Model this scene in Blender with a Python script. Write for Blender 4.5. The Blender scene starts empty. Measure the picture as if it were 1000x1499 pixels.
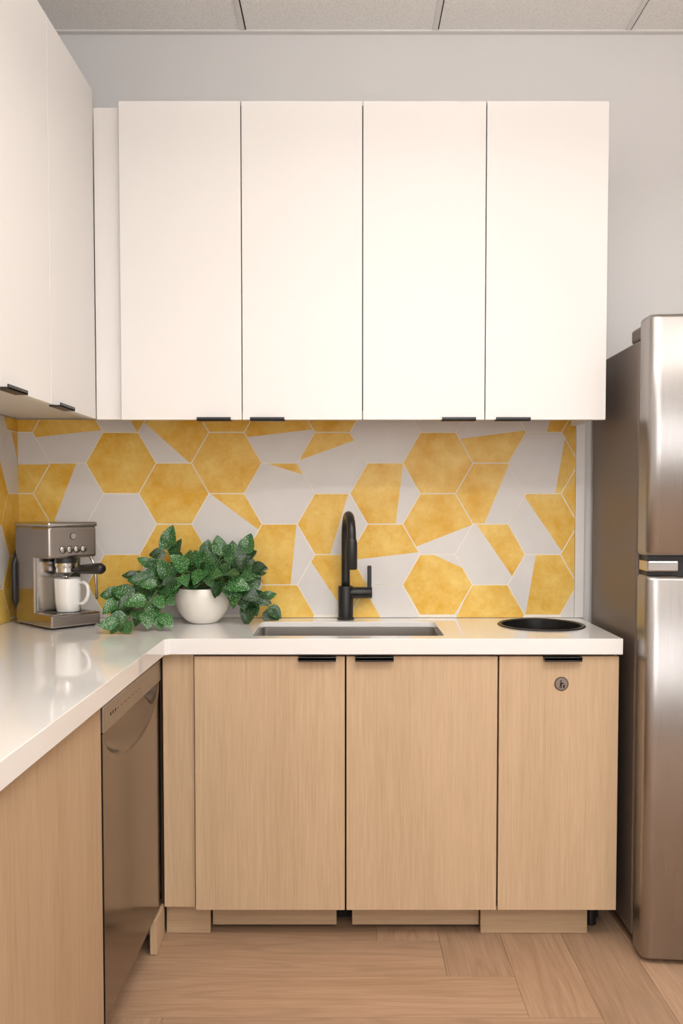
import bpy, bmesh, math, random
from mathutils import Vector, Matrix
random.seed(7)
S=bpy.context.scene
col=S.collection
# ---------------------------------------------------------------- helpers
def newmat(name):
    m=bpy.data.materials.new(name); m.use_nodes=True
    nt=m.node_tree; b=nt.nodes['Principled BSDF']
    return m,nt,b
def mat(name,c,rough=.5,metal=0.,spec=.5,coat=0.,bump=0.,bscale=200.,var=0.,vscale=3.):
    m,nt,b=newmat(name)
    b.inputs['Base Color'].default_value=(*c,1)
    b.inputs['Roughness'].default_value=rough
    b.inputs['Metallic'].default_value=metal
    b.inputs['Specular IOR Level'].default_value=spec
    b.inputs['Coat Weight'].default_value=coat
    tc=nt.nodes.new('ShaderNodeTexCoord')
    n=nt.nodes.new('ShaderNodeTexNoise'); n.inputs['Scale'].default_value=vscale; n.inputs['Detail'].default_value=4
    nt.links.new(tc.outputs['Object'],n.inputs['Vector'])
    if var>0:
        mx=nt.nodes.new('ShaderNodeMix'); mx.data_type='RGBA'
        mx.inputs[6].default_value=(*[x*(1-var) for x in c],1)
        mx.inputs[7].default_value=(*[min(1,x*(1+var)) for x in c],1)
        nt.links.new(n.outputs['Fac'],mx.inputs[0]); nt.links.new(mx.outputs[2],b.inputs['Base Color'])
    if bump>0:
        n2=nt.nodes.new('ShaderNodeTexNoise'); n2.inputs['Scale'].default_value=bscale
        nt.links.new(tc.outputs['Object'],n2.inputs['Vector'])
        bp=nt.nodes.new('ShaderNodeBump'); bp.inputs['Strength'].default_value=bump; bp.inputs['Distance'].default_value=.002
        nt.links.new(n2.outputs['Fac'],bp.inputs['Height']); nt.links.new(bp.outputs['Normal'],b.inputs['Normal'])
    return m
def wood(name,dark,light,axis='Z',rough=.5,attr=False,contrast=1.,vlo=.9,vhi=1.08):
    m,nt,b=newmat(name); N=nt.nodes; L=nt.links
    tc=N.new('ShaderNodeTexCoord'); oi=N.new('ShaderNodeObjectInfo')
    mul=N.new('ShaderNodeMath'); mul.operation='MULTIPLY'; mul.inputs[1].default_value=17.
    if attr:
        at=N.new('ShaderNodeAttribute'); at.attribute_name='rnd'; src=at.outputs['Fac']
    else: src=oi.outputs['Random']
    L.new(src,mul.inputs[0])
    add=N.new('ShaderNodeVectorMath'); add.operation='ADD'
    cb=N.new('ShaderNodeCombineXYZ')
    for i in range(3): L.new(mul.outputs[0],cb.inputs[i])
    L.new(tc.outputs['Object'],add.inputs[0]); L.new(cb.outputs[0],add.inputs[1])
    def mapped(a,l):
        mp=N.new('ShaderNodeMapping')
        sc={'Z':(a,a,l),'X':(l,a,a),'Y':(a,l,a)}[axis]
        mp.inputs['Scale'].default_value=sc
        L.new(add.outputs[0],mp.inputs['Vector']); return mp
    m1=mapped(9,.8); n1=N.new('ShaderNodeTexNoise'); n1.inputs['Scale'].default_value=1; n1.inputs['Detail'].default_value=6; n1.inputs['Roughness'].default_value=.65; n1.inputs['Distortion'].default_value=.6
    L.new(m1.outputs[0],n1.inputs['Vector'])
    m2=mapped(300,9); n2=N.new('ShaderNodeTexNoise'); n2.inputs['Scale'].default_value=1; n2.inputs['Detail'].default_value=3
    L.new(m2.outputs[0],n2.inputs['Vector'])
    m3=mapped(90,3); n3=N.new('ShaderNodeTexNoise'); n3.inputs['Scale'].default_value=1; n3.inputs['Detail'].default_value=3
    L.new(m3.outputs[0],n3.inputs['Vector'])
    a1=N.new('ShaderNodeMath'); a1.operation='MULTIPLY_ADD'; a1.inputs[1].default_value=.9; L.new(n1.outputs['Fac'],a1.inputs[0])
    a2=N.new('ShaderNodeMath'); a2.operation='MULTIPLY_ADD'; a2.inputs[1].default_value=.9; a2.inputs[2].default_value=0; L.new(n2.outputs['Fac'],a2.inputs[0])
    a3=N.new('ShaderNodeMath'); a3.operation='MULTIPLY_ADD'; a3.inputs[1].default_value=.6; L.new(n3.outputs['Fac'],a3.inputs[0]); L.new(a2.outputs[0],a3.inputs[2])
    L.new(a3.outputs[0],a1.inputs[2])
    w=.42/contrast
    mp=N.new('ShaderNodeMapRange'); mp.inputs['From Min'].default_value=1.2-w; mp.inputs['From Max'].default_value=1.2+w
    L.new(a1.outputs[0],mp.inputs['Value'])
    cr=N.new('ShaderNodeValToRGB')
    cr.color_ramp.elements[0].color=(*dark,1); cr.color_ramp.elements[1].color=(*light,1)
    L.new(mp.outputs[0],cr.inputs['Fac'])
    out=cr.outputs['Color']
    if attr:
        mw=mapped(5.5,.8); wv=N.new('ShaderNodeTexNoise'); wv.inputs['Scale'].default_value=1; wv.inputs['Detail'].default_value=1.5; wv.inputs['Distortion'].default_value=.3
        L.new(mw.outputs[0],wv.inputs['Vector'])
        s1=N.new('ShaderNodeMath'); s1.operation='MULTIPLY'; s1.inputs[1].default_value=75; L.new(wv.outputs['Fac'],s1.inputs[0])
        s2=N.new('ShaderNodeMath'); s2.operation='SINE'; L.new(s1.outputs[0],s2.inputs[0])
        s3=N.new('ShaderNodeMapRange'); s3.inputs['From Min'].default_value=.3; s3.inputs['From Max'].default_value=1; s3.inputs['To Min'].default_value=1; s3.inputs['To Max'].default_value=.9; L.new(s2.outputs[0],s3.inputs['Value'])
        mr=N.new('ShaderNodeMapRange'); mr.inputs['To Min'].default_value=vlo; mr.inputs['To Max'].default_value=vhi
        L.new(src,mr.inputs['Value'])
        mm=N.new('ShaderNodeMath'); mm.operation='MULTIPLY'; L.new(mr.outputs[0],mm.inputs[0]); L.new(s3.outputs[0],mm.inputs[1])
        vm=N.new('ShaderNodeVectorMath'); vm.operation='SCALE'; L.new(out,vm.inputs[0]); L.new(mm.outputs[0],vm.inputs['Scale']); out=vm.outputs[0]
    L.new(out,b.inputs['Base Color'])
    b.inputs['Roughness'].default_value=rough; b.inputs['Specular IOR Level'].default_value=.35
    bp=N.new('ShaderNodeBump'); bp.inputs['Strength'].default_value=.12; bp.inputs['Distance'].default_value=.001
    L.new(a3.outputs[0],bp.inputs['Height']); L.new(bp.outputs[0],b.inputs['Normal'])
    return m
def brushed(name,c,rough=.3,axis='Z',amt=.12):
    m,nt,b=newmat(name); N=nt.nodes; L=nt.links
    tc=N.new('ShaderNodeTexCoord'); mp=N.new('ShaderNodeMapping')
    a,l=500,4
    mp.inputs['Scale'].default_value={'Z':(a,a,l),'X':(l,a,a),'Y':(a,l,a)}[axis]
    n=N.new('ShaderNodeTexNoise'); n.inputs['Scale'].default_value=1; n.inputs['Detail'].default_value=2
    L.new(tc.outputs['Object'],mp.inputs[0]); L.new(mp.outputs[0],n.inputs['Vector'])
    mr=N.new('ShaderNodeMapRange'); mr.inputs['To Min'].default_value=rough-amt/2; mr.inputs['To Max'].default_value=rough+amt/2
    L.new(n.outputs['Fac'],mr.inputs['Value']); L.new(mr.outputs[0],b.inputs['Roughness'])
    b.inputs['Metallic'].default_value=1; b.inputs['Base Color'].default_value=(*c,1)
    b.inputs['Anisotropic'].default_value=.5
    bp=N.new('ShaderNodeBump'); bp.inputs['Strength'].default_value=.06; bp.inputs['Distance'].default_value=.0005
    L.new(n.outputs['Fac'],bp.inputs['Height']); L.new(bp.outputs[0],b.inputs['Normal'])
    return m
def link(o,parent=None):
    col.objects.link(o)
    if parent: o.parent=parent
    return o
def empty(name):
    e=bpy.data.objects.new(name,None); e.empty_display_size=.1; col.objects.link(e); return e
def mesh_obj(name,verts,faces,mats,parent=None,smooth=False,mi=None):
    me=bpy.data.meshes.new(name); me.from_pydata(verts,[],faces); me.update()
    for m in (mats if isinstance(mats,(list,tuple)) else [mats]): me.materials.append(m)
    if mi:
        for p,i in zip(me.polygons,mi): p.material_index=i
    if smooth:
        for p in me.polygons: p.use_smooth=True
    return link(bpy.data.objects.new(name,me),parent)
def bev(o,w,seg=2):
    md=o.modifiers.new('bev','BEVEL'); md.width=w; md.segments=seg; md.limit_method='ANGLE'; md.angle_limit=.6
    return o
def box(name,x0,x1,y0,y1,z0,z1,m,parent=None,b=0,seg=2):
    v=[(x,y,z) for x in (x0,x1) for y in (y0,y1) for z in (z0,z1)]
    f=[(0,1,3,2),(4,6,7,5),(0,4,5,1),(2,3,7,6),(0,2,6,4),(1,5,7,3)]
    o=mesh_obj(name,v,f,m,parent)
    if b: bev(o,b,seg)
    return o
def lathe(name,prof,m,center=(0,0,0),parent=None,n=40,axis='Z'):
    v=[];f=[]
    for r,z in prof:
        for i in range(n):
            a=2*math.pi*i/n; p=(r*math.cos(a),r*math.sin(a),z)
            if axis=='Y': p=(p[0],z,p[1])
            if axis=='X': p=(z,p[0],p[1])
            v.append((p[0]+center[0],p[1]+center[1],p[2]+center[2]))
    for j in range(len(prof)-1):
        for i in range(n):
            f.append((j*n+i,j*n+(i+1)%n,(j+1)*n+(i+1)%n,(j+1)*n+i))
    o=mesh_obj(name,v,f,m,parent,smooth=True)
    bm=bmesh.new(); bm.from_mesh(o.data); bmesh.ops.remove_doubles(bm,verts=bm.verts,dist=1e-5)
    bmesh.ops.recalc_face_normals(bm,faces=bm.faces); bm.to_mesh(o.data); bm.free()
    for p in o.data.polygons: p.use_smooth=True
    md=o.modifiers.new('es','EDGE_SPLIT'); md.split_angle=.7
    return o
def cyl(name,c,r,h,m,parent=None,axis='Z',b=.002,n=36):
    p=[(0,0),(r-b,0),(r,b),(r,h-b),(r-b,h),(0,h)]
    return lathe(name,p,m,c,parent,n,axis)
def tube(name,pts,r,m,parent=None,n=16,radii=None,sm=True):
    P=[Vector(p) for p in pts]; v=[];f=[]
    up=Vector((1,0.01,0.02))
    for i,p in enumerate(P):
        t=(P[min(i+1,len(P)-1)]-P[max(i-1,0)]).normalized()
        a=t.cross(up)
        if a.length<.05: a=t.cross(Vector((0,1,0)))
        a.normalize(); b_=t.cross(a).normalized(); rr=radii[i] if radii else r
        for k in range(n):
            an=2*math.pi*k/n; v.append(p+a*math.cos(an)*rr+b_*math.sin(an)*rr)
    for i in range(len(P)-1):
        for k in range(n): f.append((i*n+k,i*n+(k+1)%n,(i+1)*n+(k+1)%n,(i+1)*n+k))
    f.append(tuple(range(n))[::-1]); f.append(tuple((len(P)-1)*n+k for k in range(n)))
    return mesh_obj(name,v,f,m,parent,smooth=sm)

# ---------------------------------------------------------------- materials
M_wall=mat('wall_paint',(.70,.69,.685),.75,bump=.15,bscale=350,var=.02)
M_ceil_trim=mat('grid_white',(.74,.72,.70),.5)
M_white=mat('cabinet_white',(.775,.752,.73),.36,spec=.45,var=.012,vscale=1.5)
M_quartz=mat('quartz_white',(.86,.85,.835),.07,spec=.55,coat=.4,var=.015,vscale=6)
M_quartz.node_tree.nodes['Principled BSDF'].inputs['Coat Roughness'].default_value=.04
M_black=mat('matte_black_metal',(.012,.012,.012),.38,spec=.5)
M_blackp=mat('black_plastic',(.015,.014,.014),.35)
M_dark=mat('shadow_dark',(.02,.017,.015),.9)
M_oak=wood('oak_laminate',(.48,.335,.20),(.67,.49,.32),'Z',.5,contrast=.9)
M_oakH=wood('oak_laminate_h',(.40,.275,.165),(.56,.40,.255),'X',.5,contrast=.8)
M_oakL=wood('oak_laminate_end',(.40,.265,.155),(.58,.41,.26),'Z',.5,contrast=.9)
M_flH=wood('floor_oak_h',(.34,.205,.12),(.53,.35,.23),'X',.45,attr=True,contrast=1.0)
M_flV=wood('floor_oak_v',(.34,.205,.12),(.53,.35,.23),'Y',.45,attr=True,contrast=1.0)
M_steel=brushed('brushed_steel',(.40,.378,.362),.3,'Z')
M_steelH=brushed('brushed_steel_h',(.42,.40,.38),.3,'Y')
M_steelsink=brushed('sink_steel',(.56,.535,.51),.36,'X')
M_chrome=mat('polished_steel',(.62,.60,.58),.17,metal=1)
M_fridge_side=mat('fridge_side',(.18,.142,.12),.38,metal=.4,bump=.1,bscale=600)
M_ceramic=mat('ceramic_cream',(.84,.80,.73),.25,coat=.3,var=.02)
M_cup=mat('ceramic_white',(.82,.81,.79),.22,coat=.3)
M_grout=mat('grout',(.84,.79,.70),.9)
M_tw=mat('tile_white',(.70,.675,.655),.42,var=.09,vscale=9,bump=.08,bscale=60)
M_soil=mat('soil',(.04,.025,.015),.95,bump=.8,bscale=150)
m,nt,b=newmat('tile_yellow'); N=nt.nodes;L=nt.links
tc=N.new('ShaderNodeTexCoord'); n=N.new('ShaderNodeTexNoise'); n.inputs['Scale'].default_value=10; n.inputs['Detail'].default_value=10; n.inputs['Roughness'].default_value=.72
L.new(tc.outputs['Object'],n.inputs['Vector'])
cr=N.new('ShaderNodeValToRGB'); cr.color_ramp.elements[0].position=.36; cr.color_ramp.elements[1].position=.67
cr.color_ramp.elements[0].color=(.72,.385,.02,1); cr.color_ramp.elements[1].color=(.86,.62,.17,1)
L.new(n.outputs['Fac'],cr.inputs[0]); L.new(cr.outputs[0],b.inputs['Base Color']); b.inputs['Roughness'].default_value=.42
M_ty=m
m,nt,b=newmat('ceiling_tile'); N=nt.nodes;L=nt.links
tc=N.new('ShaderNodeTexCoord'); n=N.new('ShaderNodeTexNoise'); n.inputs['Scale'].default_value=160; n.inputs['Detail'].default_value=3
L.new(tc.outputs['Object'],n.inputs['Vector'])
cr=N.new('ShaderNodeValToRGB'); cr.color_ramp.elements[0].position=.35; cr.color_ramp.elements[1].position=.55
cr.color_ramp.elements[0].color=(.78,.76,.735,1); cr.color_ramp.elements[1].color=(.88,.865,.84,1)
L.new(n.outputs['Fac'],cr.inputs[0]); L.new(cr.outputs[0],b.inputs['Base Color']); b.inputs['Roughness'].default_value=.95
bp=N.new('ShaderNodeBump'); bp.inputs['Strength'].default_value=.15; bp.inputs['Distance'].default_value=.002
L.new(n.outputs['Fac'],bp.inputs['Height']); L.new(bp.outputs[0],b.inputs['Normal'])
M_ctile=m
m,nt,b=newmat('leaf_silver_spotted'); N=nt.nodes;L=nt.links
uv=N.new('ShaderNodeTexCoord'); n=N.new('ShaderNodeTexNoise'); n.inputs['Scale'].default_value=17; n.inputs['Detail'].default_value=1.5
L.new(uv.outputs['UV'],n.inputs['Vector'])
cr=N.new('ShaderNodeValToRGB'); cr.color_ramp.elements[0].position=.585; cr.color_ramp.elements[1].position=.64
cr.color_ramp.elements[0].color=(.014,.075,.013,1); cr.color_ramp.elements[1].color=(.24,.37,.20,1)
L.new(n.outputs['Fac'],cr.inputs[0])
at=N.new('ShaderNodeAttribute'); at.attribute_name='rnd'
mr=N.new('ShaderNodeMapRange'); mr.inputs['To Min'].default_value=.45; mr.inputs['To Max'].default_value=1.8; L.new(at.outputs['Fac'],mr.inputs['Value'])
vm=N.new('ShaderNodeVectorMath'); vm.operation='SCALE'; L.new(cr.outputs[0],vm.inputs[0]); L.new(mr.outputs[0],vm.inputs['Scale'])
L.new(vm.outputs[0],b.inputs['Base Color']); b.inputs['Roughness'].default_value=.36
M_leaf=m
M_stem=mat('vine_stem',(.10,.16,.04),.5)

# ---------------------------------------------------------------- room
XL,XR,YB,YR,ZC=-1.14,2.5,2.893,-2.6,2.905
box('wall_back',XL-.1,XR+.1,YB,YB+.1,0,ZC+.1,M_wall)
box('wall_left',XL-.1,XL,YR,YB,0,ZC+.1,M_wall)
box('wall_right',XR,XR+.1,YR,YB,0,ZC+.1,M_wall)
box('wall_rear',XL-.1,XR+.1,YR-.1,YR,0,ZC+.1,M_wall)
W=.187; n_=6; Lp=W*n_
V=[];F=[];MI=[];R=[]
def plank(x0,x1,y0,y1,mi):
    g=.0005
    x0=max(x0+g,XL);x1=min(x1-g,XR);y0=max(y0+g,YR);y1=min(y1-g,YB)
    if x1-x0<.002 or y1-y0<.002: return
    i=len(V); V.extend([(x0,y0,0),(x1,y0,0),(x1,y1,0),(x0,y1,0),(x0,y0,-.01),(x1,y0,-.01),(x1,y1,-.01),(x0,y1,-.01)])
    r=random.random()
    for q in [(0,1,2,3),(4,5,1,0),(5,6,2,1),(6,7,3,2),(7,4,0,3)]:
        F.append(tuple(i+a for a in q)); MI.append(mi); R.append(r)
x0,y0=.28-Lp,2.455
for k in range(-40,60):
    for t in range(-6,7):
        bx=x0+t*2*Lp+k*W
        plank(bx,bx+Lp,y0-(k+1)*W,y0-k*W,0)
        plank(bx-W,bx,y0-k*W-Lp,y0-k*W,1)
i=len(V); V+= [(XL,YR,-.008),(XR,YR,-.008),(XR,YB,-.008),(XL,YB,-.008)]; F.append((i,i+1,i+2,i+3)); MI.append(2); R.append(0)
fl=mesh_obj('floor',V,F,[M_flH,M_flV,mat('floor_gap',(.14,.09,.055),.9)],mi=MI)
a=fl.data.attributes.new('rnd','FLOAT','FACE'); a.data.foreach_set('value',R)
ce=box('ceiling',XL,XR,YR,YB,ZC,ZC+.05,M_ctile)
px=.648
xs=[-.347+px*k for k in range(-1,5)]
for i,x in enumerate(xs):
    box('grid_bar_%d'%i,x-.010,x+.006,YR,YB,ZC-.004,ZC+.0,M_ceil_trim,ce)
    box('grid_shadow_%d'%i,x+.006,x+.0105,YR,YB,ZC-.001,ZC,M_dark,ce)  # shadow line along the bar, put in as a dark strip
for j in range(9):
    y=YB-.63-j*.648
    if y>YR: box('grid_cross_%d'%j,XL,XR,y-.012,y+.012,ZC-.0035,ZC,M_ceil_trim,ce)
box('grid_edge_back',XL,XR,YB-.022,YB-.0005,ZC-.006,ZC,M_ceil_trim,ce)
box('grid_edge_left',XL,XL+.022,YR,YB,ZC-.006,ZC,M_ceil_trim,ce)

# ---------------------------------------------------------------- backsplash
def clip(poly,a,b_,c):
    out=[]
    for i in range(len(poly)):
        p,q=poly[i],poly[(i+1)%len(poly)]
        dp=a*p[0]+b_*p[1]+c; dq=a*q[0]+b_*q[1]+c
        if dp>=0: out.append(p)
        if (dp>=0)!=(dq>=0):
            t=dp/(dp-dq); out.append((p[0]+t*(q[0]-p[0]),p[1]+t*(q[1]-p[1])))
    return out
def line(x1,y1,x2,y2,px_,py_):
    a=y2-y1;b_=-(x2-x1);c=-(a*x1+b_*y1)
    s=1 if a*px_+b_*py_+c>0 else -1
    return s*a,s*b_,s*c
D={}
def h(k,v,s): D[(k,v)]=s
h(-2,589,'Y');h(-2,678,(0,680,80,680,40,700));h(-2,767,'Y');h(-2,856,'W')
h(-1,633,(50,641,152,630,100,600));h(-1,722,(113,678,78,767,80,700));h(-1,811,(125,767,153,812,150,780));h(-1,900,'W')
h(0,589,(183,600,204,636,205,610));h(0,678,'Y');h(0,767,'W');h(0,856,(212,811,196,900,180,850))
h(1,633,(207,614,281,680,280,630));h(1,722,'Y');h(1,811,'Y');h(1,900,'W')
h(2,589,'Y');h(2,678,'Y');h(2,767,(307,722,382,778,370,740));h(2,856,'W')
h(3,633,(358,641,458,629,400,610));h(3,722,(385,677,448,696,430,680));h(3,811,(434,767,425,856,390,800));h(3,900,'Y')
h(4,589,'Y');h(4,678,(522,644,438,674,460,650));h(4,767,(510,722,483,812,460,760));h(4,856,(452,817,510,905,495,830))
h(5,633,'W');h(5,722,(590,678,579,768,540,720));h(5,811,(512,820,616,808,560,780));h(5,900,(530,856,555,900,520,890))
h(6,589,'W');h(6,678,'Y');h(6,767,(694,767,607,801,640,740));h(6,856,(622,806,700,842,640,860))
h(7,633,(672,643,772,630,720,660));h(7,722,(745,678,708,768,690,720));h(7,811,(697,767,749,842,740,780));h(7,900,(690,856,670,902,720,890))
h(8,589,(812,589,798,636,830,600));h(8,678,(827,633,812,723,840,680));h(8,767,(768,728,826,812,820,740));h(8,856,(785,811,770,901,810,850))
h(9,633,'Y');h(9,722,'Y');h(9,811,'Y');h(9,900,'W')
K=.002363; CP=77.11; RH=89.05; RR=RH/math.sqrt(3)
def hexpoly(cx_,cy_,gap=1.0):
    r=RR-gap
    return [(cx_+r*math.cos(math.pi/3*i),cy_+r*math.sin(math.pi/3*i)) for i in range(6)]
def build_tiles(name,cells,to3d,nrm,bounds,parent):
    V=[];F=[];MI=[]
    u0,u1,v0,v1=bounds
    for (cx_,cy_,sp) in cells:
        base=hexpoly(cx_,cy_)
        for (a,b_,c) in ((1,0,-u0),(-1,0,u1),(0,1,-v0),(0,-1,v1)):
            base=clip(base,a,b_,c) if len(base)>2 else []
        if len(base)<3: continue
        parts=[]
        if sp=='Y': parts=[(base,1)]
        elif sp=='W': parts=[(base,0)]
        else:
            a,b_,c=line(*sp)
            parts=[(clip(base,a,b_,c),1),(clip(base,-a,-b_,-c),0)]
        for poly,mi in parts:
            if len(poly)<3: continue
            i=len(V); n=len(poly)
            for p in poly: V.append(to3d(p[0],p[1],.0014))
            for p in poly: V.append(to3d(p[0],p[1],0))
            F.append(tuple(range(i,i+n))); MI.append(mi)
            for j in range(n): F.append((i+j,i+n+j,i+n+(j+1)%n,i+(j+1)%n)); MI.append(mi)
    o=mesh_obj(name,V,F,[M_tw,M_ty],parent,mi=MI)
    bm=bmesh.new(); bm.from_mesh(o.data); bmesh.ops.recalc_face_normals(bm,faces=bm.faces); bm.to_mesh(o.data); bm.free()
    return o
bs=empty('tile_backsplash')
cells=[]
for (k,v),s in D.items():
    cy_=678+((v-678)/89.0)*RH if v in(589,678,767,856) else 678+RH*(round((v-722)/89)+.5)
    cells.append((178+CP*k,cy_,s))
Zt=lambda v:1.451-(v-678)*K
Xt=lambda u:-.777+(u-178)*K
umin=178+(XL+.006+.777)/K; umax=178+(.79+.777)/K; vmax=678+(1.451-.9165)/K; vmin=678-(1.60-1.451)/K
build_tiles('hex_tiles_back',cells,lambda u,v,t:(Xt(u),YB-.007-t,Zt(v)),None,(umin,umax,vmin,vmax),bs)
box('grout_back',XL+.004,.79,YB-.007,YB-.0002,.9165,1.60,M_grout,bs)
box('tile_edge_trim',.791,.822,YB-.012,YB-.0002,.9165,1.60,M_white,bs,.001)
rs=random.Random(5); cells=[]
for k in range(0,9):
    for j in range(-1,5):
        cx_=10+CP*k; cy_=589+RH*j+(RH/2 if k%2 else 0)
        r=rs.random()
        if k==0: sp=['Y','Y',(20,cy_-40,-20,cy_+44,-20,cy_),'Y','Y','Y'][j+1]
        elif r<.3: sp='Y'
        elif r<.5: sp='W'
        else:
            an=rs.random()*6.28; ox,oy=rs.uniform(-15,15),rs.uniform(-15,15)
            sp=(cx_+ox,cy_+oy,cx_+ox+math.cos(an)*50,cy_+oy+math.sin(an)*50,cx_,cy_)
        cells.append((cx_,cy_,sp))
build_tiles('hex_tiles_left',cells,lambda u,v,t:(XL+.007+t,YB-.009-u*K,Zt(v)),None,(0,(YB-1.4)/K,vmin,vmax),bs)
box('grout_left',XL+.0002,XL+.007,1.4,YB-.007,.9165,1.60,M_grout,bs)

# ---------------------------------------------------------------- countertop
CT=.915; CB=.868
def curve_slab(name,outer,holes,z0,z1,m,bevel=.0015):
    cu=bpy.data.curves.new(name,'CURVE'); cu.dimensions='2D'; cu.fill_mode='BOTH'
    for pts in [outer]+holes:
        sp=cu.splines.new('POLY'); sp.points.add(len(pts)-1)
        for q,p in zip(sp.points,pts): q.co=(p[0],p[1],0,1)
        sp.use_cyclic_u=True
    cu.extrude=(z1-z0)/2-bevel; cu.bevel_depth=bevel; cu.bevel_resolution=1; cu.offset=-bevel
    ob=bpy.data.objects.new(name+'_c',cu); col.objects.link(ob)
    dg=bpy.context.evaluated_depsgraph_get(); dg.update()
    me=bpy.data.meshes.new_from_object(ob.evaluated_get(dg)); me.transform(Matrix.Translation((0,0,(z0+z1)/2)))
    col.objects.unlink(ob); bpy.data.objects.remove(ob)
    me.materials.clear(); me.materials.append(m)
    bm=bmesh.new(); bm.from_mesh(me); bmesh.ops.remove_doubles(bm,verts=bm.verts,dist=1e-5); bmesh.ops.recalc_face_normals(bm,faces=bm.faces); bm.to_mesh(me); bm.free()
    for p in me.polygons: p.use_smooth=False
    return link(bpy.data.objects.new(name,me))
def rrect(x0,x1,y0,y1,r,n=6):
    pts=[]
    for cx_,cy_,a0 in ((x1-r,y1-r,0),(x0+r,y1-r,90),(x0+r,y0+r,180),(x1-r,y0+r,270)):
        for i in range(n+1):
            a=math.radians(a0+90*i/n); pts.append((cx_+r*math.cos(a),cy_+r*math.sin(a)))
    return pts
SX0,SX1,SY0,SY1=-.283,.295,2.49,2.785
BX,BY=.636,2.712
outer=[(XL+.001,.35),(-.531,.35),(-.531,2.42),(-.516,2.435),(.812,2.435),(.812,YB-.001),(XL+.001,YB-.001)]
circ=[(BX+.128*math.cos(2*math.pi*i/48),BY+.128*math.sin(2*math.pi*i/48)) for i in range(48)]
curve_slab('countertop',outer,[rrect(SX0,SX1,SY0,SY1,.018),circ],CB,CT,M_quartz)

sk=empty('kitchen_sink')
def basin(name,x0,x1,y0,y1,zt,zb,r,m,parent):
    loops=[(rrect(x0,x1,y0,y1,r),zt),(rrect(x0+.001,x1-.001,y0+.001,y1-.001,r),zt-.001),(rrect(x0+.004,x1-.004,y0+.004,y1-.004,r),zb+.03),(rrect(x0+.02,x1-.02,y0+.02,y1-.02,r),zb)]
    V=[];F=[];n=len(loops[0][0])
    for pts,z in loops: V+=[(p[0],p[1],z) for p in pts]
    for j in range(3):
        for i in range(n): F.append((j*n+i,j*n+(i+1)%n,(j+1)*n+(i+1)%n,(j+1)*n+i))
    F.append(tuple(3*n+i for i in range(n)))
    return mesh_obj(name,V,F,m,parent)
basin('basin',SX0+.0012,SX1-.0012,SY0+.0012,SY1-.0012,CT-.016,.68,.018,M_steelsink,sk)
lathe('drain',[(0,.003),(.02,.003),(.03,.006),(.045,.005),(.047,.001)],M_chrome,(0.0,2.68,.681),sk)

tr=empty('trash_chute')
lathe('ring',[(.127,CT-.05),(.127,CT+.001),(.131,CT+.004),(.138,CT+.004),(.141,CT+.0005)],M_black,(BX,BY,0),tr,64)
lathe('chute_liner',[(.1265,CT),(.12,.62),(0,.60)],M_blackp,(BX,BY,0),tr,48)

# ---------------------------------------------------------------- base cabinets (back run)
bc=empty('base_cabinet')
box('carcass_sink_back',-.53,.80,2.872,2.885,.1,.866,M_oak,bc)
box('carcass_bottom',-.53,.80,2.48,2.87,.1,.118,M_oak,bc)
box('carcass_side_right',.786,.805,2.47,2.87,.1,.866,M_oak,bc)
box('carcass_divider',.44,.458,2.47,2.87,.118,.866,M_oak,bc)
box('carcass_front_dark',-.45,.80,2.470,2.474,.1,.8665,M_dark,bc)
box('corner_filler',-.546,-.4535,2.464,2.482,.1,.867,M_oak,bc,.0008)
DZ0,DZ1=.097,.860
for i,(a_,b_) in enumerate(((-.4495,-.0045),(.0005,.4475),(.4525,.806))):
    box('door_%d'%(i+1),a_,b_,2.45,2.469,DZ0,DZ1,M_oak,bc,.0012)
for i,(a_,b_) in enumerate(((-.141,-.030),(.026,.139),(.581,.692))):
    box('handle_%d'%(i+1),a_,b_,2.428,2.452,DZ1-.008,DZ1-.0045+.006,M_black,bc,.001)
    box('handle_lip_%d'%(i+1),a_,b_,2.428,2.431,DZ1-.012,DZ1,M_black,bc,.001)
box('toe_kick_corner',-.548,-.415,2.500,2.518,0.001,.0995,M_oakH,bc,.001)
box('toe_kick_1',-.411,-.03,2.522,2.536,.016,.088,M_oakH,bc,.001)
box('toe_kick_2',.018,.408,2.522,2.536,.016,.088,M_oakH,bc,.001)
box('toe_kick_right',.41,.735,2.500,2.518,0.001,.0995,M_oakH,bc,.001)
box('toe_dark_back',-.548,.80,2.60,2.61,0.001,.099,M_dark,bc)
cyl('leveling_leg',(.762,2.56,0.001),.018,.098,M_blackp,bc)
lathe('badge_rim',[(0,-.0005),(.0205,-.0005),(.0205,-.0022),(.0185,-.003),(.0,-.003)],M_black,(.636,2.45,.779),bc,40,'Y')
lathe('badge_face',[(.0182,-.0028),(.0182,-.0034),(0,-.0034)],M_steel,(.636,2.45,.779),bc,40,'Y')
def bpoly(name,pts):
    V=[(.636+x*.001,2.4464,.779+z*.001) for x,z in pts]; mesh_obj(name,V,[tuple(range(len(pts)))],M_black,bc)
bpoly('badge_body',[(-5,4),(1,5),(3,0),(1,-1),(1,-13),(-1.5,-13),(-2.5,-4),(-3.5,-13),(-6,-13),(-5,-2)])
bpoly('badge_head',[(-2+2.6*math.cos(i*.785),8.5+2.6*math.sin(i*.785)) for i in range(8)])
bpoly('badge_bin',[(4,-3),(10,-3),(9,-13),(5,-13)])
bpoly('badge_arm',[(0,5),(8,1),(7,-.5),(-1,2)])

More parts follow.
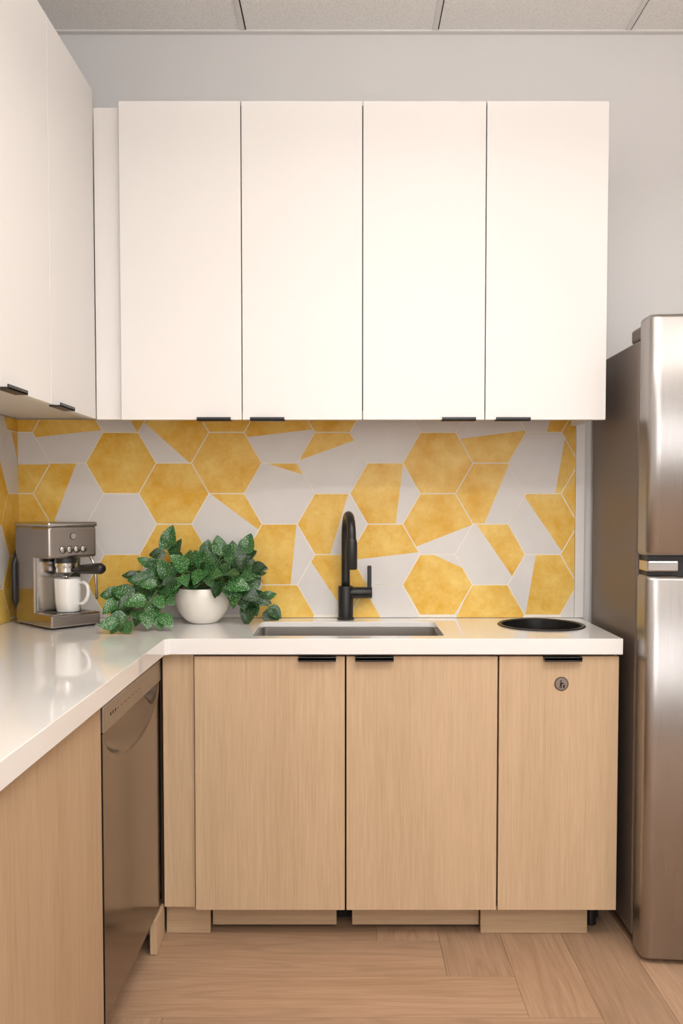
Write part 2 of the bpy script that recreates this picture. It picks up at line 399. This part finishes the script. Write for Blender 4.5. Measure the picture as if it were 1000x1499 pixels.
lc=empty('base_cabinet')
XF=-.555
box('end_panel',XF-.02,XF,.40,1.868,0.002,.867,M_oakL,lc,.001)
box('carcass',XL+.002,XF-.022,.40,1.866,0.002,.866,M_oakL,lc)
box('corner_carcass',XL+.002,-.56,2.486,2.885,0.002,.866,M_oakL,lc)
box('toe_corner',XF-.015,XF+.004,2.375,2.4845,0.002,.10,M_oak,lc,.001)

# dishwasher
dw=empty('dishwasher')
Y0,Y1=1.879,2.470
box('tub',XL+.03,XF-.055,Y0,Y1,.10,.862,M_dark,dw)
box('toe_plate',XF-.09,XF-.08,Y0,Y1-.1,.003,.10,M_dark,dw)
box('control_panel',XF-.03,XF+.004,Y0,Y1,.787,.850,M_steelH,dw,.003)
for i in range(7):
    yy=1.99+i*.035
    box('led_%d'%i,XF+.0038,XF+.0045,yy,yy+.010,.818,.820,M_blackp,dw)
for i in range(3): cyl('button_%d'%i,(XF+.0035,1.935+i*.02,.8195),.004,.0015,M_blackp,dw,'X',b=.0003,n=16)
M_dwd=brushed('dishwasher_steel',(.30,.265,.24),.17,'Z')
ny,nz=80,160; V=[];F=[]
for j in range(nz+1):
    z=.112+(.785-.112)*j/nz
    for i in range(ny+1):
        y=Y0+.002+(Y1-Y0-.004)*i/ny
        q=(y-(Y0+Y1)/2)/(.285)
        hh=.105*(max(0,1-q*q))**.6 if abs(q)<1 else 0
        d=0
        if hh>0:
            t=(.785-z)/hh
            if t<1:
                d=.045*(1-t*t)**.7*min(1,(1-abs(q))*5)
        V.append((XF-d,y,z))
for j in range(nz):
    for i in range(ny):
        a_=j*(ny+1)+i; F.append((a_,a_+1,a_+ny+2,a_+ny+1))
mesh_obj('door_panel',V,F,M_dwd,dw,smooth=True)
box('door_edge_front',XF-.033,XF-.0002,Y0+.0005,Y0+.002,.112,.785,M_blackp,dw)
box('door_bottom',XF-.033,XF-.0005,Y0+.002,Y1-.002,.110,.1125,M_dwd,dw)

# ---------------------------------------------------------------- upper cabinets
uc=empty('upper_cabinet')
UZ0,UZ1=1.566,2.517
box('carcass',-.684,.788,2.571,YB-.001,1.604,UZ1-.003,M_white,uc)
box('side_right',.772,.7885,2.5705,YB-.001,UZ0+.012,UZ1-.002,M_white,uc)
seams=[-.685,-.3165,.0495,.4215,.790]
for i in range(4):
    box('door_%d'%(i+1),seams[i]+.0016,seams[i+1]-.0016,2.55,2.569,UZ0,UZ1,M_white,uc,.001)
box('seam_dark',-.68,.78,2.5692,2.5708,UZ0+.03,UZ1-.005,M_dark,uc)
for i,(a_,b_) in enumerate(((-.452,-.349),(-.291,-.187),(.289,.392),(.452,.557))):
    box('handle_%d'%(i+1),a_,b_,2.530,2.562,UZ0-.0045,UZ0-.0005,M_black,uc,.0008)
    box('handle_lip_%d'%(i+1),a_,b_,2.530,2.533,UZ0-.0045,UZ0+.006,M_black,uc,.0008)
box('corner_filler',-.7665,-.6865,2.575,2.592,UZ0+.003,UZ1-.008,M_white,uc,.001)
ul=empty('upper_cabinet')
LX=-.768
box('carcass',XL+.001,LX-.021,1.05,YB-.001,1.604,2.556,M_white,ul)
ys=[2.574,2.187,1.808,1.43,1.05]
for i in range(4):
    box('door_%d'%(i+1),LX-.019,LX,ys[i+1]+.0014,ys[i]-.0014,1.570,2.561,M_white,ul,.001)
    if i<3: box('seam_%d'%i,LX-.021,LX-.0192,ys[i+1]-.01,ys[i+1]+.01,1.60,2.55,M_dark,ul)
for i,(a_,b_) in enumerate(((2.200,2.315),(1.86,1.975),(1.44,1.55))):
    box('handle_%d'%(i+1),LX-.012,LX+.02,a_,b_,1.5655,1.5695,M_black,ul,.0008)
    box('handle_lip_%d'%(i+1),LX+.017,LX+.02,a_,b_,1.5655,1.576,M_black,ul,.0008)

# ---------------------------------------------------------------- faucet
fa=empty('faucet'); fx,fy=-.002,2.846
lathe('body',[(0,CT+.001),(.029,CT+.001),(.029,CT+.006),(.0255,CT+.009),(.0255,CT+.112),(.024,CT+.115),(0,CT+.115)],M_black,(fx,fy,0),fa)
lathe('side_arm',[(0,0),(.019,0),(.0195,.002),(.0195,.088),(.018,.09),(0,.09)],M_black,(fx,fy,CT+.092),fa,32,'X')
box('lever',fx+.074,fx+.088,fy-.006,fy+.006,CT+.095,CT+.185,M_black,fa,.003)
R_=.074; zc=1.198; dx=.13
pts=[(fx,fy,CT+.11),(fx,fy,1.05),(fx,fy,1.12),(fx,fy,zc)]
for i in range(1,17):
    a_=math.pi*i/16; s=R_*(1-math.cos(a_)); pts.append((fx+dx*s,fy-s,zc+R_*math.sin(a_)))
s=2*R_; pts.append((fx+dx*s,fy-s,zc-.02))
tube('neck',pts,.0145,M_black,fa,20)
lathe('spray_head',[(0,0),(.0165,0),(.0185,.004),(.0185,.085),(.0165,.095),(.014,.10)],M_black,(fx+dx*s,fy-s,1.098),fa)

# ---------------------------------------------------------------- refrigerator
fr=empty('refrigerator')
FX0,FX1=.842,1.56
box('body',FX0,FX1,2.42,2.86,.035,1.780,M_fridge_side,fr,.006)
box('gasket',FX0+.012,FX1-.012,2.402,2.4205,.05,1.78,M_blackp,fr)
def fdoor(name,z0,z1):
    yb,ys_,yf=2.404,2.350,2.312
    prof=[(FX0-.001,yb)]
    r=.035
    for i in range(0,9):
        a_=math.pi/2*i/8
        prof.append((FX0-.001+r*(1-math.cos(a_)), ys_-r*math.sin(a_)*.75))
    xm=(FX0+FX1)/2; hw=(FX1-FX0)/2-r
    y1=prof[-1][1]
    for i in range(1,16):
        x=FX0+r+(2*hw)*i/16; q=(x-xm)/hw; prof.append((x,y1-.016*(1-q*q)))
    for i in range(8,-1,-1):
        a_=math.pi/2*i/8
        prof.append((FX1+.001-r*(1-math.cos(a_)), ys_-r*math.sin(a_)*.75))
    prof.append((FX1+.001,yb))
    n=len(prof)
    rings=[]
    for dz,sh in ((0,.012),(.003,.005),(.010,.0),):
        rings.append((z0+dz,sh))
    for dz,sh in ((.012,.0),(.004,.005),(0,.013)):
        rings.append((z1-dz,sh))
    V=[];F=[]
    for z,sh in rings:
        for x,y in prof:
            V.append((min(max(x,FX0-.001+sh*.4),FX1+.001-sh*.4), y+sh if y<yb-.02 else y, z))
    for j in range(len(rings)-1):
        for i in range(n-1): F.append((j*n+i,j*n+i+1,(j+1)*n+i+1,(j+1)*n+i))
        F.append((j*n+n-1,j*n,(j+1)*n,(j+1)*n+n-1))
    F.append(tuple(range(n))); F.append(tuple((len(rings)-1)*n+i for i in range(n)))
    o=mesh_obj(name,V,F,M_steel,fr,smooth=True)
    bm=bmesh.new(); bm.from_mesh(o.data); bmesh.ops.recalc_face_normals(bm,faces=bm.faces); bm.to_mesh(o.data); bm.free()
    for p in o.data.polygons: p.use_smooth=True
    md=o.modifiers.new('es','EDGE_SPLIT'); md.split_angle=.8
fdoor('freezer_door',1.165,1.836)
fdoor('fridge_door',.012,1.108)
box('middle_hinge',FX0+.004,FX0+.09,2.335,2.41,1.120,1.150,M_chrome,fr,.004)
box('door_gap',FX0+.01,FX1-.01,2.36,2.42,1.108,1.165,M_blackp,fr)
box('top_hinge_cover',FX0+.004,FX0+.07,2.38,2.50,1.781,1.822,M_fridge_side,fr,.008)
for i,(x,y) in enumerate(((FX0+.05,2.46),(FX1-.05,2.46),(FX0+.05,2.82),(FX1-.05,2.82))):
    cyl('foot_%d'%(i+1),(x,y,.001),.02,.036,M_blackp,fr)
box('handle',FX1-.06,FX1-.035,2.262,2.32,1.20,1.55,M_chrome,fr,.006)
box('handle_lower',FX1-.06,FX1-.035,2.262,2.32,.62,1.07,M_chrome,fr,.006)

# ---------------------------------------------------------------- espresso machine
em=empty('espresso_machine')
w=.084; ROT=math.radians(48)
M_esp=brushed('espresso_steel',(.42,.38,.35),.2,'Z',.08)
box('rear_body',-w,w,-.01,.112,.006,.325,M_esp,em,.006,3)
box('head',-w-.001,w+.001,-.108,.0,.222,.325,M_esp,em,.010,4)
box('lid',-w-.003,w+.003,-.111,.114,.322,.337,M_chrome,em,.006,3)
box('front_plate',-w+.012,w-.012,-.012,-.0105,.05,.222,M_chrome,em,.0003)
box('drip_tray',-w-.002,w+.002,-.122,.0,.006,.046,M_esp,em,.005,3)
box('tray_grate',-w+.008,w-.008,-.115,-.014,.0455,.0475,M_chrome,em,.0005)
for i in range(9): box('grate_slot_%d'%i,-w+.016+i*.0145,-w+.022+i*.0145,-.107,-.02,.0474,.0479,M_blackp,em)
box('base_foot',-w+.01,w-.01,-.11,.105,.0005,.007,M_blackp,em)
gy=-.062
lathe('group_collar',[(.036,.205),(.036,.2225)],M_blackp,(0,gy,0),em)
lathe('group_head',[(0,.19),(.032,.19),(.035,.194),(.035,.206)],M_chrome,(0,gy,0),em)
lathe('portafilter_basket',[(0,.163),(.012,.163),(.02,.172),(.032,.176),(.032,.19),(0,.19)],M_chrome,(0,gy,0),em)
tube('spout',[(0,gy,.168),(0.0,gy,.150)],.008,M_chrome,em)
hd=Vector((.36,-.93,0)).normalized()
tube('portafilter_handle',[Vector((0,gy,0))+hd*q_+Vector((0,0,z_)) for q_,z_ in ((.028,.183),(.045,.184),(.055,.185),(.095,.188),(.136,.190),(.146,.190))],.012,M_blackp,em,20,radii=[.007,.008,.014,.0165,.018,.012])
for i in range(4):
    lathe('button_%d'%i,[(.0095,0),(.0095,-.002),(.0075,-.003),(0,-.003)],M_chrome,(-.036+i*.024,-.108,.250),em,24,'Y')
    lathe('button_ring_%d'%i,[(.0115,0),(.0115,-.001),(.0095,-.001)],M_blackp,(-.036+i*.024,-.108,.250),em,24,'Y')
lathe('emblem',[(.011,0),(.011,-.0015),(.009,-.002),(0,-.002)],M_blackp,(0,-.108,.292),em,24,'Y')
lathe('emblem_face',[(.0095,-.001),(.0095,-.0026),(0,-.0026)],M_chrome,(0,-.108,.292),em,24,'Y')
tube('steam_wand',[(w-.02,-.10,.225),(w-.01,-.106,.20),(w-.006,-.110,.16),(w-.004,-.112,.085)],.0045,M_chrome,em,12)
tube('water_hose',[(-w+.01,.112,.24),(-w-.004,.112,.20),(-w-.004,.112,.08),(-w+.01,.112,.05)],.009,M_blackp,em,14)
EX,EY=-.950,2.728
em.location=(EX,EY,CT+.0005); em.rotation_euler=(0,0,ROT)
mg=empty('coffee_mug')
lathe('cup',[(0,.004),(.030,.004),(.033,0),(.036,.003),(.040,.03),(.043,.105),(.0425,.107),(.0405,.105),(.0375,.03),(.03,.010),(0,.008)],M_cup,(0,0,0),mg)
hp=[(.039,0,.092),(.055,0,.096),(.070,0,.085),(.074,0,.062),(.066,0,.038),(.052,0,.026),(.037,0,.026)]
def cr_(P,n=5):
    P=[Vector(p) for p in P]; out=[]
    for i in range(len(P)-1):
        p0=P[max(i-1,0)];p1=P[i];p2=P[i+1];p3=P[min(i+2,len(P)-1)]
        for j in range(n):
            t=j/n; out.append(.5*((2*p1)+(p2-p0)*t+(2*p0-5*p1+4*p2-p3)*t*t+(3*p1-p0-3*p2+p3)*t**3))
    out.append(P[-1]); return out
tube('mug_handle',cr_(hp),.006,M_cup,mg,14)
lx,ly=.006,-.062; ca,sa=math.cos(ROT),math.sin(ROT)
mg.location=(EX+lx*ca-ly*sa,EY+lx*sa+ly*ca,CT+.049); mg.rotation_euler=(0,0,math.radians(-15))

# ---------------------------------------------------------------- potted plant
pp=empty('potted_plant')
PX,PY=-.478,2.775
lathe('pot',[(0,CT+.001),(.045,CT+.001),(.050,CT+.004),(.066,CT+.018),(.083,CT+.042),(.093,CT+.075),(.097,CT+.116),(.0955,CT+.119),(.092,CT+.117),(.088,CT+.08),(.07,CT+.05),(0,CT+.04)],M_ceramic,(PX,PY,0),pp,56)
lathe('potting_soil',[(0,CT+.102),(.09,CT+.100)],M_soil,(PX,PY,0),pp,32)
U=lambda u,v,y:((u-507)/1222*(y+.015),y,1.3093-(v-738)*y/1222)
vines=[
 ([(245,840,2.77),(215,846,2.74),(188,868,2.70),(170,882,2.66)],3),
 ([(250,845,2.74),(218,858,2.68),(200,885,2.62),(186,908,2.57),(176,916,2.54)],3),
 ([(260,850,2.72),(238,856,2.66),(222,878,2.61),(208,898,2.59)],3),
 ([(260,850,2.72),(240,860,2.66),(236,884,2.62),(234,900,2.60)],4),
 ([(255,842,2.76),(232,852,2.72),(205,872,2.68),(186,882,2.66)],3),
 ([(250,835,2.80),(222,832,2.80),(214,838,2.80),(208,848,2.80)],4),
 ([(280,850,2.78),(262,832,2.77),(249,812,2.77),(245,802,2.77)],4),
 ([(285,850,2.80),(275,832,2.82),(268,824,2.83),(262,826,2.84)],4),
 ([(290,850,2.76),(280,838,2.73),(272,838,2.70),(262,848,2.68)],4),
 ([(300,850,2.78),(300,838,2.76),(303,830,2.74),(306,842,2.70)],4),
 ([(305,850,2.80),(315,832,2.80),(322,818,2.80),(328,811,2.80)],4),
 ([(310,850,2.80),(335,832,2.80),(348,820,2.80),(358,814,2.81)],4),
 ([(315,850,2.78),(345,836,2.77),(362,830,2.77),(372,840,2.76)],4),
 ([(320,850,2.74),(338,846,2.71),(350,852,2.70),(352,864,2.70)],4),
 ([(325,850,2.76),(350,854,2.74),(362,870,2.74),(368,882,2.74)],4),
 ([(330,852,2.80),(362,864,2.80),(382,880,2.80),(396,890,2.80)],5),
 ([(270,850,2.76),(245,840,2.74),(232,846,2.70),(222,860,2.69)],4),
 ([(310,845,2.83),(330,836,2.84),(345,834,2.84),(362,848,2.83)],4),
 ([(290,845,2.84),(285,830,2.84),(298,820,2.84),(312,818,2.84)],4),
 ([(300,848,2.74),(318,842,2.71),(326,846,2.69),(330,856,2.68)],4),
]
LV=[];LF=[];LR=[];LUV=[]
rg=random.Random(23)
def leaf(base,d,nrm,size):
    d=d.normalized(); nrm=(nrm-d*nrm.dot(d))
    if nrm.length<.1: nrm=Vector((0,-1,.3))-d*Vector((0,-1,.3)).dot(d)
    nrm.normalize(); sx=d.cross(nrm).normalized()
    nt_=9; nc=6; i0=len(LV); r=rg.random(); off=rg.random()*50
    curl=rg.uniform(.05,.35); fold=rg.uniform(.08,.35)
    for a in range(nt_+1):
        t=a/nt_
        wd=.43*(math.sin(math.pi*min(1,t**.60))**.8) if 0<t<1 else (.02 if t==0 else 0.0)
        for c in range(nc+1):
            q=(c/nc-.5)*2
            back=.14*abs(q)**1.2*max(0,1-t*2.2)
            x=q*wd; y=t-back
            z=fold*abs(x)-curl*t*t+.02*math.sin(t*9+q*3)
            p=base+d*(y*size)+sx*(x*size)+nrm*(z*size)
            p.z=max(p.z,CT+.003+.002*r); p.y=min(p.y,YB-.016)
            LV.append(p); LUV.append((x+off,y+off*.37))
    for a in range(nt_):
        for c in range(nc):
            k=i0+a*(nc+1)+c; LF.append((k,k+1,k+nc+2,k+nc+1)); LR.append(r)
for vi,(vp,step) in enumerate(vines):
    path=[Vector((PX+rg.uniform(-.03,.03),PY+rg.uniform(-.03,.03),CT+.10))]+[Vector(U(*p)) for p in vp]
    c=cr_(path,6)
    c=[Vector((p.x,min(p.y,YB-.02),max(p.z,CT+.006))) for p in c]
    tube('vine_%d'%(vi+1),c,.0018,M_stem,pp,8)
    side=1 if vi%2 else -1
    for j in range(7,len(c),step):
        p=c[j]; t=(c[min(j+1,len(c)-1)]-c[j-1]).normalized(); side=-side
        out=Vector((p.x-PX,(p.y-PY)*.9-.03,0)); 
        if out.length>0: out.normalize()
        lat=t.cross(Vector((0,-1,.3))).normalized()*side
        d=t*.6+lat*.9+out*.3+Vector((rg.uniform(-.3,.3),rg.uniform(-.5,.1),rg.uniform(-.45,.25)))
        nrm=Vector((rg.uniform(-.6,.6),-1+rg.uniform(-.3,.3),.75+rg.uniform(-.5,.5)))
        sz=rg.uniform(.045,.070)
        st=p+d.normalized()*.016
        tube('petiole_%d_%d'%(vi,j),[p,(p+st)/2+Vector((0,0,.002)),st],.0012,M_stem,pp,6)
        leaf(st,d,nrm,sz)
    e=c[-1]; t=(c[-1]-c[-3]).normalized()
    leaf(e,t+Vector((rg.uniform(-.2,.2),-.1,-.1)),Vector((rg.uniform(-.3,.3),-1,.6)),rg.uniform(.042,.058))
for i in range(18):
    a=rg.uniform(0,6.283); rr=rg.uniform(.02,.09); p=Vector((PX+rr*math.cos(a)*1.2,PY+rr*math.sin(a)*.8-.01,CT+rg.uniform(.12,.16)))
    d=Vector((math.cos(a),math.sin(a)-.4,rg.uniform(-.3,.5)))
    leaf(p,d,Vector((rg.uniform(-.4,.4),-.8,.9)),rg.uniform(.045,.062))
lo=mesh_obj('leaves',LV,LF,M_leaf,pp,smooth=True)
a=lo.data.attributes.new('rnd','FLOAT','FACE'); a.data.foreach_set('value',LR)
uvl=lo.data.uv_layers.new(name='UVMap')
for lp in lo.data.loops: uvl.data[lp.index].uv=LUV[lp.vertex_index]

# ---------------------------------------------------------------- lights
GAIN=1.26
def area(name,x,y,z,sx,sy,p,c=(1,.96,.92),rot=(0,0,0),parent=None):
    l=bpy.data.lights.new(name,'AREA'); l.shape='RECTANGLE'; l.size=sx; l.size_y=sy; l.energy=p*GAIN; l.color=c
    o=bpy.data.objects.new(name,l); o.location=(x,y,z); o.rotation_euler=rot; col.objects.link(o)
    if parent: o.parent=parent
    return o
M_fix=mat('fixture_white',(.8,.8,.8),.4)
def fill_pendant(x,y,z,down,up):  # added fixture out of view, fills ceiling and room with light
    e=empty('fill_pendant_rig')
    box('housing',x-.6,x+.6,y-.09,y+.09,z-.02,z+.02,M_fix,e,.004)
    for sx_ in (-.5,.5): tube('cable',[(x+sx_,y,z+.02),(x+sx_,y,ZC-.005)],.002,M_fix,e,6)
    area('fill_down',x,y,z-.0215,1.15,.15,down,parent=e)
    area('fill_up',x,y,z+.0215,1.15,.15,up,rot=(math.pi,0,0),parent=e)
fill_pendant(.35,1.15,2.42,10,23)
fill_pendant(.35,-.6,2.42,16,18)
area('ceiling_light',1.8,.6,ZC-.012,.6,1.2,11)
fill_win=empty('fill_window')  # added window shape behind the camera, carries a soft fill light
wx0,wx1,wz0,wz1=-.3,2.0,.95,2.45
for nm,a0,a1,b0,b1 in (('frame_left',wx0-.05,wx0,wz0-.05,wz1+.05),('frame_right',wx1,wx1+.05,wz0-.05,wz1+.05),('frame_top',wx0,wx1,wz1,wz1+.05),('frame_bottom',wx0,wx1,wz0-.05,wz0),('mullion',.83,.87,wz0,wz1)):
    box(nm,a0,a1,YR+.001,YR+.05,b0,b1,M_fix,fill_win)
area('rear_fill',(wx0+wx1)/2,YR+.012,(wz0+wz1)/2,wx1-wx0,wz1-wz0,37,(.98,.985,1),rot=(math.pi/2,0,0),parent=fill_win)  # fill light added to brighten the back wall evenly
w_=bpy.data.worlds.new('world'); S.world=w_; w_.use_nodes=True
w_.node_tree.nodes['Background'].inputs[0].default_value=(1,.95,.9,1); w_.node_tree.nodes['Background'].inputs[1].default_value=.3
S.view_settings.view_transform='Standard'

# ---------------------------------------------------------------- camera
cd=bpy.data.cameras.new('camera'); cam=bpy.data.objects.new('camera',cd); col.objects.link(cam)
cam.location=(0,0,1.3093); cam.rotation_euler=(math.pi/2-.0384,0,0)
cd.sensor_width=36; cd.lens=1222/1499*36; cd.shift_x=-7/1499; cd.shift_y=35.5/1499
cd.clip_start=.05
S.camera=cam
